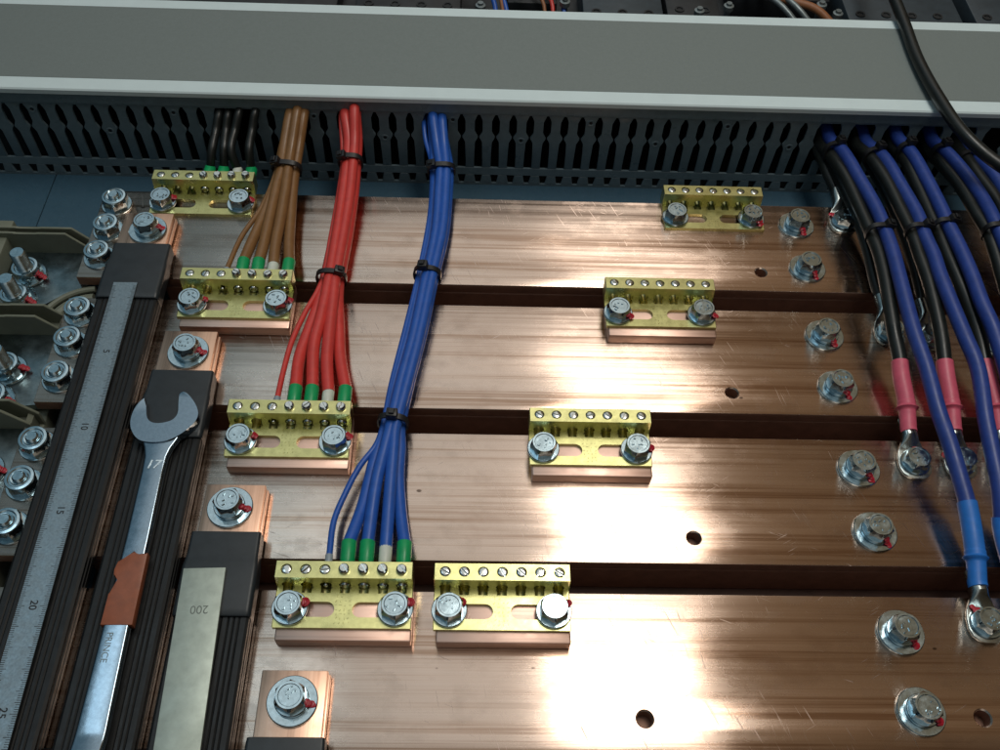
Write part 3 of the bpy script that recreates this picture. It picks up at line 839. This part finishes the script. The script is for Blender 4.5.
# ------------------------------------------------------------------ thin wires
def wire(pts, r, mat, label, group, hole, railback, zh, ferr, fr, flen, pin=True):
    """pts run from the duct to the ferrule; the ferrule enters the terminal hole from behind"""
    t = thing('wire', pts[0], label, 'wire', group)
    o = Vector(pts[0])
    P = [Vector(q) - o for q in pts]
    end = Vector((hole, railback + flen, zh)) - o
    P[-1] = end + Vector((0, 0.5, 0))
    P.insert(0, P[0] + Vector((0, 16, -3)))
    bm = bmesh.new()
    tube(bm, catmull(P, 6), r, 14)
    finish('insulation', bm, mat, t, smooth=60)
    if ferr:
        bm = bmesh.new()
        d = [(end.x, end.y + 1.5), (end.x, end.y + 1.0), (end.x, end.y - flen * 0.7), (end.x, end.y - flen + 0.3)]
        tube(bm, [Vector((a, b, end.z)) for a, b in d], [fr * 0.93, fr, fr * 0.97, fr * 0.62], 18)
        finish('ferrule', bm, ferr, t, smooth=50)
        bm = bmesh.new()
        tube(bm, [Vector((end.x, end.y - flen + 0.5, end.z)), Vector((end.x, end.y - flen - 11.5, end.z)), Vector((end.x, end.y - flen - 12.2, end.z))], [min(fr * 0.62, 3.2)] * 2 + [min(fr * 0.5, 2.6)], 14)
        finish('pin', bm, 'screw', t, smooth=50)
    return t

SPEC = {
 'brown': (BROWN_PATHS, 1, ['grey', 'green', 'green', 'white', 'green']),
 'red': (RED_PATHS, 2, ['grey', 'green', 'green', 'white', 'green']),
 'blue': (BLUE_PATHS, 3, ['grey', 'green', 'green', 'white', 'green'])}
for colr, (paths, ti, fer) in SPEC.items():
    x, y, spc = TERM[ti][:3]
    for j, pts in enumerate(paths):
        hole = x + 7 + 12 * (j + 2)
        thin = j == 0
        lab = ['thin %s wire at the left of the %s fan', 'thick %s wire with green ferrule beside the thin wire of the %s fan',
               'thick %s wire with green ferrule in the middle of the %s fan', '%s wire with the white ferrule in the %s fan',
               'thick %s wire with green ferrule at the right of the %s fan'][j] % (colr, colr)
        wire(pts, 2.1 if thin else {'red': 4.6, 'blue': 4.3, 'brown': 4.5}[colr], colr, lab, colr + ' wires fanning into a terminal block', hole, y + 38.5, 15.1,
             fer[j], 2.5 if thin else (4.3 if fer[j] == 'white' else 5.0), 8.0 if thin else (14.0 if fer[j] == 'white' else 17.5))
x, y = TERM[0][:2]
for j, pts in enumerate(BLACK_PATHS):
    wire(pts, 3.8, 'jacket', ['black wire with green ferrule, leftmost behind the far left terminal block', 'black wire with green ferrule, second behind the far left terminal block',
         'black wire with white ferrule behind the far left terminal block', 'black wire with green ferrule, rightmost behind the far left terminal block'][j],
         'black wires behind the far left terminal block', x + 7 + 12 * (j + 3), y + 38.5, 5.2, ['green', 'green', 'white', 'green'][j], 4.2 if j == 2 else 5.0, 14.0)

# ------------------------------------------------------------------ cable ties
def tie(c, ax, rx, rz_, label, group, head=None, w=4.4, ang=0.0):
    """band round a bundle: centre c, bundle direction ax, half sizes across (rx) and up (rz_)"""
    t = thing('cable_tie', c, label, 'cable tie', group)
    ax = Vector(ax).normalized()
    side = ax.cross(Vector((0, 0, 1))).normalized()
    up = side.cross(ax)
    bm = bmesh.new()
    n = 36
    rings = []
    for i in range(n):
        q = 2 * PI * i / n
        cs, sn = math.cos(q), math.sin(q)
        e = 0.75
        d = side * (math.copysign(abs(cs) ** e, cs) * rx) + up * (math.copysign(abs(sn) ** e, sn) * rz_)
        nd = d.normalized()
        rings.append([bm.verts.new(d + ax * a + nd * b_) for a, b_ in ((-w / 2, 0), (w / 2, 0), (w / 2, 1.4), (-w / 2, 1.4))])
    for i in range(n):
        a, b_ = rings[i], rings[(i + 1) % n]
        for k in range(4):
            bm.faces.new((a[k], a[(k + 1) % 4], b_[(k + 1) % 4], b_[k]))
    finish('band', bm, 'tie', t, smooth=40)
    if head is not None:
        bm = bmesh.new()
        box(bm, -4.0, 4.0, -3.4, 3.4, -1.2, 5.0, 0.7, 2)
        box(bm, -1.9, 1.9, -2.2, 2.2, 5.0, 6.6, 0.3)
        pos = side * (rx * 0.95 * math.cos(head)) + up * (rz_ * math.sin(head) + 0.8)
        zdir = (side * math.cos(head) * 0.6 + up).normalized()
        ydir = ax; xdir = ydir.cross(zdir).normalized(); ydir = zdir.cross(xdir)
        m = Matrix((xdir, ydir, zdir)).transposed().to_4x4()
        bmesh.ops.transform(bm, matrix=Matrix.Translation(pos) @ m @ Matrix.Rotation(ang, 4, 'Z'), verts=bm.verts)
        finish('tie_head', bm, 'tie', t)
    return t

def at_y(paths, y, radii):
    """middle and half sizes of a bundle's outside at a given distance y"""
    P = []
    for pts, r in zip(paths, radii):
        for a, b in zip(pts, pts[1:]):
            if min(a[1], b[1]) <= y <= max(a[1], b[1]):
                s = (y - a[1]) / (b[1] - a[1]) if b[1] != a[1] else 0
                P.append((a[0] + (b[0] - a[0]) * s, a[2] + (b[2] - a[2]) * s, r)); break
    x0, x1 = min(q[0] - q[2] for q in P), max(q[0] + q[2] for q in P)
    z0, z1 = min(q[1] - q[2] for q in P), max(q[1] + q[2] for q in P)
    return ((x0 + x1) / 2, y, (z0 + z1) / 2), (x1 - x0) / 2 + 0.4, (z1 - z0) / 2 + 0.4

def bundle_tie(paths, radii, y, label, group, head):
    c, a, b_ = at_y(paths, y, radii)
    p0, p1 = at_y(paths, y + 8, radii)[0], at_y(paths, y - 8, radii)[0]
    tie(c, Vector(p0) - Vector(p1), a, b_, label, group, head)

for nm, paths, r, y, hd, lab in (
        ('brown', BROWN_PATHS, 4.5, 63.0, 2.3, 'black cable tie round the brown wire bundle below the duct'),
        ('red', RED_PATHS, 4.6, 70.0, 2.3, 'black cable tie round the red wire bundle just below the duct'),
        ('red', RED_PATHS, 4.6, -56.0, 0.9, 'black cable tie round the red bundle where the wires fan out'),
        ('blue', BLUE_PATHS, 4.3, 65.0, 2.4, 'black cable tie round the blue bundle just below the duct'),
        ('blue', BLUE_PATHS, 4.3, -50.0, 1.9, 'black cable tie round the middle of the blue bundle'),
        ('blue', BLUE_PATHS, 4.3, -191.0, 1.6, 'black cable tie round the blue bundle where the wires fan out')):
    bundle_tie(paths, [2.1, r, r, r, r], y, lab, 'cable ties on the thin wire bundles', hd)

# ------------------------------------------------------------------ heavy power cables on the right
def lug_bm(o, d0):
    """crimp barrel that flattens into a drilled palm, palm centre at o, cable arriving along +y"""
    bm = bmesh.new()
    secs = []
    for yy, w_, zb, zt in ((34, 12.0, 0.6, 11.8), (20, 12.2, 0.6, 11.8), (17, 13.0, 0.3, 9.0), (12.5, 16.5, 0.15, 4.4), (9, 20.0, 0.1, 2.9), (4, 22.6, 0.1, 2.7), (-3, 23.4, 0.1, 2.7), (-8, 20.4, 0.1, 2.7), (-11, 14.8, 0.1, 2.7), (-12.6, 7.0, 0.1, 2.7)):
        hh = zt - zb
        secs.append((yy, [(px, pz) for px, pz in rrect(w_, hh, min(hh / 2, w_ / 2) * 0.96 if yy > 16 else min(hh / 2, 0.5), 5, zb)]))
    loft(bm, secs)
    bmesh.ops.translate(bm, verts=bm.verts, vec=o)
    return bm

def power_cable(pts, r, mat, shrink, slen, label, group, with_lug=True, lugmark=None, boltlabel=None, seed=0, clean=True):
    t = thing('power_cable', pts[0], label, 'cable', group)
    o = Vector(pts[0])
    P = [Vector(q) - o for q in pts]
    P.insert(0, P[0] + Vector((-3, 20, 2)))
    P.insert(0, P[0] + Vector((-30, 28, -6)))
    if with_lug:
        e = P[-1]
        lug_c = Vector((e.x, e.y - 26, -o.z + 0.06))
    path = catmull(P, 7)
    bm = bmesh.new(); tube(bm, path, r, 18)
    finish('jacket', bm, mat, t, smooth=60)
    if shrink:
        # closing sleeve: over jacket first, then a ridge, then over the lug barrel
        ext = path + [path[-1] + Vector((0, -3, -0.2))]
        cut = resample_cut(ext, 0, slen, 0.7)
        n = len(cut); R = []
        for i in range(n):
            u = i / (n - 1)
            rr_ = r * 1.10 if u < 0.30 else r * 1.15
            rr_ += 1.7 * math.exp(-((u - 0.335) / 0.018) ** 2) + (0.35 if 0.33 < u < 0.42 else 0)
            R.append(rr_)
        bm = bmesh.new(); tube(bm, cut, R, 18)
        finish('heatshrink', bm, shrink, t, smooth=60)
    if with_lug:
        finish('lug', lug_bm(lug_c, 0), 'lug', t, smooth=40)
        b = thing('hex_bolt', (lug_c.x + o.x, lug_c.y + o.y, 2.85), boltlabel, 'bolt', 'bolts through the cable lugs')
        finish('washer', washer_bm(10.6, 2.0, 0), 'zinc', b)
        hh = finish('bolt_head', head_bm(16.4, 7.5, 2.1, True, 70 + seed), 'zinc', b); hh.rotation_euler.z = seed * 0.7
        if lugmark is not None:
            finish('paint_mark', paint_bm(6.0, 12.0, 1.6, lugmark, 2.4, 3.0, 30 + seed), 'paint', b)
    return t
PL = ['first', 'second', 'third', 'fourth', 'fifth']
for i in range(5):
    q = ['leftmost', 'second from left', 'third from left', 'fourth from left', 'rightmost'][i]
    power_cable(DARK_CABLES[i], 5.5, 'jacket', 'pink', 57, '%s thick black cable out of the duct, ending in a pink sleeve' % q if i < 3 else '%s thick black cable out of the duct at the right edge' % q,
                'thick black cables', True, rad([75, 150, 140, 110, 110][i]),
                ['hex bolt on the lug of the leftmost pink sleeved cable', 'hex bolt on the pink sleeved lug half behind the leftmost blue cable', 'hex bolt on the pink sleeved lug at the right picture edge',
                 'hex bolt on the fourth pink sleeved lug', 'hex bolt on the fifth pink sleeved lug'][i], i)
for i in range(5):
    q = ['leftmost', 'second from left', 'third from left', 'fourth from left', 'rightmost'][i]
    power_cable(BLUE_CABLES[i], 5.7, 'navy', 'sky', 58, '%s thick blue cable out of the duct%s' % (q, ', ending in a light blue sleeve' if i < 2 else ', beside a black one'),
                'thick blue cables', True, rad([120, 100, 100, 100, 100][i]),
                ['hex bolt on the light blue sleeved lug at the right', 'hex bolt on the second light blue sleeved lug', 'hex bolt on the third light blue sleeved lug', 'hex bolt on the fourth light blue sleeved lug', 'hex bolt on the fifth light blue sleeved lug'][i], i + 5)
for i in range(4):
    power_cable(UNDER_CABLES[i], 4.8, 'jacket', None, 0, ['black cable lowest in the stack, to the lug on the topmost busbar', 'black cable under the leftmost pair, to a lug on the second busbar',
                'black cable under the second pair, to a lug on the second busbar', 'black cable under the third pair, to a lug on the second busbar'][i], 'black cables hidden under the others', True, rad([140, 60, 80, 80][i]),
                ['hex bolt on the lug at the cable side of the topmost busbar', 'hex bolt on the lug half hidden left of the leftmost black cable', 'hex bolt on the lug between the leftmost blue and second black cable', 'hex bolt on the lug at the right edge of the second busbar'][i], i + 10)
for i, y in enumerate((-12, -9, -6, -7, 8)):
    bundle_tie([DARK_CABLES[i], BLUE_CABLES[i]], [5, 5], y, 'black cable tie round the %s pair of thick cables' % ['leftmost', 'second', 'third', 'fourth', 'rightmost'][i], 'cable ties on the thick cables', 0.9)
for i, y in enumerate((97, 93, 95, 97, 95)):
    bundle_tie([DARK_CABLES[i], BLUE_CABLES[i]], [5, 5], y, 'black cable tie at the duct mouth round the %s pair of thick cables' % ['leftmost', 'second', 'third', 'fourth', 'rightmost'][i], 'cable ties at the duct mouth', 1.2)

# loose cable across the duct cover
t = thing('power_cable', (678, 259, 0), 'black cable hanging loose over the duct cover at top right', 'cable')
o = Vector((678, 259, 0))
P = [Vector(q) - o for q in [(700, 420, 40), (690, 330, 55)] + TOP_CABLE[0] + [(760, 0, 60), (840, -30, 55), (930, -40, 50)]]
bm = bmesh.new(); tube(bm, catmull(P, 9), 5.4, 18)
finish('jacket', bm, 'jacket', t, smooth=60)

# ------------------------------------------------------------------ breaker terminals at the far left
B = thing('circuit_breaker', (-110, -90, -43), 'beige moulded breaker terminals with tinned pads and barriers at the left edge', 'circuit breaker')
oB = Vector((-110, -90, -43))
def L3(pts): return [(a - oB.x, b - oB.y) for a, b in pts]
bm = bmesh.new()
box(bm, -110, 76, -240, 95, 0, 24, 2, 2)
box(bm, -110, -8, -240, 95, 24, 30, 1, 2)
finish('housing', bm, 'beige', B)
for k in range(4):                                           # hollow barriers between the poles
    yf_ = -14.8 - 86.5 * k
    gap = (7.2, 12.0, 10.0, 10.0)[k]
    x1 = -37.0
    bm = bmesh.new()
    def pl(dx, dz): return [(a - oB.x, b - oB.z) for a, b in [(-150, -20), (x1 + dx, -20), (x1 + dx, -5 + dz), (x1 + dx - 15, 12 + dz), (-74, 12 + dz), (-76, 11 + dz), (-92, 11 + dz), (-94, 12 + dz), (-150, 12 + dz)]]
    prism(bm, pl(0, 0), yf_ - oB.y, yf_ + 2.2 - oB.y, 'Y', 0.4)
    prism(bm, pl(3, -1), yf_ + gap - oB.y, yf_ + gap + 2.2 - oB.y, 'Y', 0.4)
    prism(bm, [(a - oB.x, b - oB.z) for a, b in [(x1 - 3.5, -20), (x1 - 0.5, -20), (x1 - 0.5, -7), (x1 - 3.5, -4)]], yf_ + 2.3 - oB.y, yf_ + gap - 0.1 - oB.y, 'Y', 0.2)
    prism(bm, [(a - oB.x, b - oB.z) for a, b in [(-150, -20), (x1 - 4, -20), (x1 - 4, -10), (-150, -10)]], yf_ + 2.3 - oB.y, yf_ + gap - 0.1 - oB.y, 'Y')
    finish('barrier', bm, 'beige', B)
bm = bmesh.new()
box(bm, -150 - oB.x, -100 - oB.x, -240 - oB.y, 5 - oB.y, 24, 50, 1.5, 2)
finish('side_wall', bm, 'beige', B)
PADS = [[(-100, -11), (-34, -11), (-20, -4), (-5, -4), (-5, -40), (-30, -48), (-48, -58), (-60, -70), (-74, -82), (-100, -82)],
        [(-100, -97), (-46, -97), (-30, -97), (-5, -97), (-5, -165), (-38, -166), (-52, -168), (-100, -168)],
        [(-100, -184), (-40, -184), (-5, -215), (-5, -285), (-100, -255)]]
for poly in PADS:
    bm = bmesh.new()
    prism(bm, L3(poly), 43 - 17, 43 - 10.3, 'Z', 0.8, 2)
    finish('terminal_pad', bm, 'tin', B)
bm = bmesh.new()                                              # curved rib beside the first pad
arc = [Vector((-22 - oB.x + 40 * math.cos(a), -92 - oB.y + 40 * math.sin(a), 31)) for a in [rad(95 + 80 * i / 14) for i in range(15)]]
tube(bm, arc, 2.6, 10)
arc = [Vector((-22 - oB.x + 30 * math.cos(a), -92 - oB.y + 30 * math.sin(a), 29)) for a in [rad(95 + 80 * i / 14) for i in range(15)]]
tube(bm, arc, 5.5, 10)
finish('curved_rib', bm, 'beige', B)
for j, (x, y, mk) in enumerate(((-81, -40.5, -15), (-82, -68, -12), (-69, -137, 5), (-70, -164.5, -10), (-60, -224, 0))):
    nut_stud((x, y, -10.1), ['tall zinc stud and nut on the breaker pad beside the far barrier', 'tall zinc stud and nut on the breaker pad, in front of the far stud',
              'zinc stud and nut on the second breaker pad at the left edge', 'zinc stud and nut at the left edge beside the third barrier', 'zinc stud and nut on the third breaker pad, left edge'][j],
             'studs on the breaker pads', 0.3 + j, rad(mk), rw=14.0, r=6.0, hz=17, af=20)

# ------------------------------------------------------------------ equipment behind the duct
def device(name, x0, x1, y0, y1, z1, mat, label, extra=None):
    t = thing(name, ((x0 + x1) / 2, (y0 + y1) / 2, -43), label, 'device', 'dark devices behind the duct')
    bm = bmesh.new()
    w_, d_ = (x1 - x0) / 2, (y1 - y0) / 2
    box(bm, -w_, w_, -d_, d_, 0, z1 + 43, 2, 2)
    finish('case', bm, mat, t)
    bm = bmesh.new()
    for k in range(max(1, int(w_ / 14))):
        cx = -w_ + 14 + 28 * k
        if cx > w_ - 6: break
        lathe(bm, [(3.2, z1 + 43 - 1), (5.0, z1 + 43 - 1), (5.2, z1 + 43 + 1.2), (3.4, z1 + 43 + 1.2), (3.0, z1 + 43 + 0.1), (0, z1 + 43 + 0.1)], (cx, -d_ + 10, 0), 20)
    finish('terminal_hole', bm, 'inner_shade', t)
    return t
bm = bmesh.new()
box(bm, -300, 950, 262, 480, -42.9, -38, 1)  # sheet added to darken the lit plate behind the duct
tag(finish('added_dark_backing', bm, 'device_dark'), 'dark tray on the plate behind the duct, along the top edge', 'added backing')
DEV = [(392, 478, 332, 420, -6, 'device', 'dark slate device case behind the duct, with round holes, mid top'),
       (676, 800, 338, 440, -4, 'device', 'dark slate device case behind the duct at top right'),
       (150, 262, 342, 430, -10, 'device_dark', 'black device case behind the duct, left of the blue loose wires'),
       (-60, 130, 335, 420, -14, 'device_dark', 'black device case behind the duct at top left'),
       (818, 880, 345, 430, -8, 'device', 'dark slate device case behind the duct at far right'),
       (312, 366, 368, 440, -14, 'device_dark', 'small black device case behind the red and blue loose wires'),
       (484, 542, 350, 430, -12, 'device_dark', 'small black device case behind the duct, right of the middle case'),
       (560, 668, 384, 450, -12, 'device_dark', 'black device case behind the grey loose cables')]
for d in DEV: device('device_case', *d)
def loose(pts, r, mat, label, group):
    t = thing('loose_wire', pts[0], label, 'wire', group)
    o = Vector(pts[0])
    bm = bmesh.new(); tube(bm, catmull([Vector(q) - o for q in pts], 6), r, 12)
    finish('insulation', bm, mat, t, smooth=60)
    return t
G = 'loose wires behind the duct'
loose([(268, 420, -20), (280, 370, 2), (296, 345, 4), (302, 300, -30)], 2.6, 'blue', 'blue loose wire behind the duct, left of a tan wire', G)
loose([(282, 425, -20), (290, 375, 8), (305, 350, 6), (320, 300, -30)], 2.6, 'blue', 'blue loose wire behind the duct, right of a grey post', G)
loose([(276, 425, -20), (288, 380, 10), (302, 352, 8), (312, 300, -30)], 2.0, 'orange', 'tan loose wire behind the duct between blue ones', G)
loose([(318, 372, -6), (332, 362, 2), (348, 352, 0), (352, 310, -30)], 2.0, 'orange', 'orange loose wire tip behind the duct near the centre', G)
loose([(338, 380, -6), (350, 362, 1), (358, 350, 0), (360, 310, -30)], 2.2, 'red', 'red loose wire behind the duct near the centre', G)
loose([(350, 385, -6), (362, 364, 2), (370, 350, 0), (372, 310, -30)], 2.4, 'blue', 'blue loose wire behind the duct beside the red one', G)
loose([(556, 420, 0), (575, 380, 6), (604, 345, 4), (640, 310, -25)], 3.2, 'steel_grey', 'grey loose cable curving behind the duct, right part', G)
loose([(570, 425, 0), (588, 384, 6), (618, 348, 4), (655, 315, -25)], 3.2, 'steel_grey', 'grey loose cable curving behind the duct, right of its twin', G)
t = loose([(600, 362, 4), (618, 354, 5), (640, 342, 4), (664, 322, -10)], 4.2, 'orange', 'orange brown insulated lug with a red tip behind the duct', G)
bm = bmesh.new(); bmesh.ops.create_icosphere(bm, subdivisions=2, radius=4.6); finish('red_tip', bm, 'red', t)
for j, (x, y, z, hgt) in enumerate(((283, 340, -43, 46), (372, 345, -43, 50), (548, 352, -43, 46), (646, 350, -43, 52), (664, 344, -43, 46), (516, 345, -43, 44))):
    t = thing('terminal_post', (x, y, z), ['grey metal post behind the duct beside blue wires', 'grey metal post behind the duct beside the red wire', 'pale grey post behind the duct by the grey cables',
              'pale grey post behind the duct right of the orange lug', 'pale grey post behind the duct left of the right dark case', 'grey metal post behind the duct, right of the middle case'][j], 'post', 'posts behind the duct')
    bm = bmesh.new()
    lathe(bm, [(0, 0), (3.4, 0), (3.4, hgt - 8), (5.4, hgt - 8), (5.4, hgt - 3), (3.0, hgt - 2.4), (3.0, hgt), (0, hgt)], n=16)
    finish('post', bm, 'steel_grey', t)

# ------------------------------------------------------------------ camera
cam = bpy.data.cameras.new('camera')
co = bpy.data.objects.new('camera', cam); COL.objects.link(co)
cam.sensor_width = 36.0
cam.lens = 36.0 * 0.95055663
cam.clip_start = 0.01; cam.clip_end = 50
co.location = Vector((282.111506, -560.268245, 583.966575)) * S
co.rotation_euler = (0.624274322, -0.0332368626, -0.00217399473)
scene.camera = co

# ------------------------------------------------------------------ light
w = bpy.data.worlds.new('World'); scene.world = w; w.use_nodes = True
nt = w.node_tree
bg = nt.nodes['Background']
tc = N(nt, 'ShaderNodeTexCoord')
sep = N(nt, 'ShaderNodeSeparateXYZ')
nt.links.new(tc.outputs['Generated'], sep.inputs[0])
ex = ramp(nt, mrange(nt, sep.outputs['X'], -1, 1, 0, 1), WORLD_X)
ey = ramp(nt, mrange(nt, sep.outputs['Y'], -1, 1, 0, 1), WORLD_Y)
ez = ramp(nt, mrange(nt, sep.outputs['Z'], -1, 1, 0, 1), WORLD_Z)
nt.links.new(mixc(nt, 1.0, mixc(nt, 1.0, ex, ey, 'MULTIPLY'), ez, 'MULTIPLY'), bg.inputs['Color'])
bg.inputs['Strength'].default_value = WORLD_S

def area(name, loc, target, sx, sy, power, col):
    l = bpy.data.lights.new(name, 'AREA'); l.shape = 'RECTANGLE'
    l.size = sx * S; l.size_y = sy * S; l.energy = power; l.color = col
    o = bpy.data.objects.new(name, l); COL.objects.link(o)
    o.location = Vector(loc) * S
    d = (Vector(target) - Vector(loc)).normalized()
    o.rotation_euler = d.to_track_quat('-Z', 'Y').to_euler()
    return o
for a in LAMPS: area(*a)

scene.render.engine = 'CYCLES'
scene.cycles.use_denoising = True
scene.cycles.max_bounces = 8
scene.cycles.sample_clamp_indirect = 6.0
scene.view_settings.view_transform = 'Standard'
scene.view_settings.look = 'None'
scene.view_settings.exposure = 0.0
scene.view_settings.gamma = 1.0
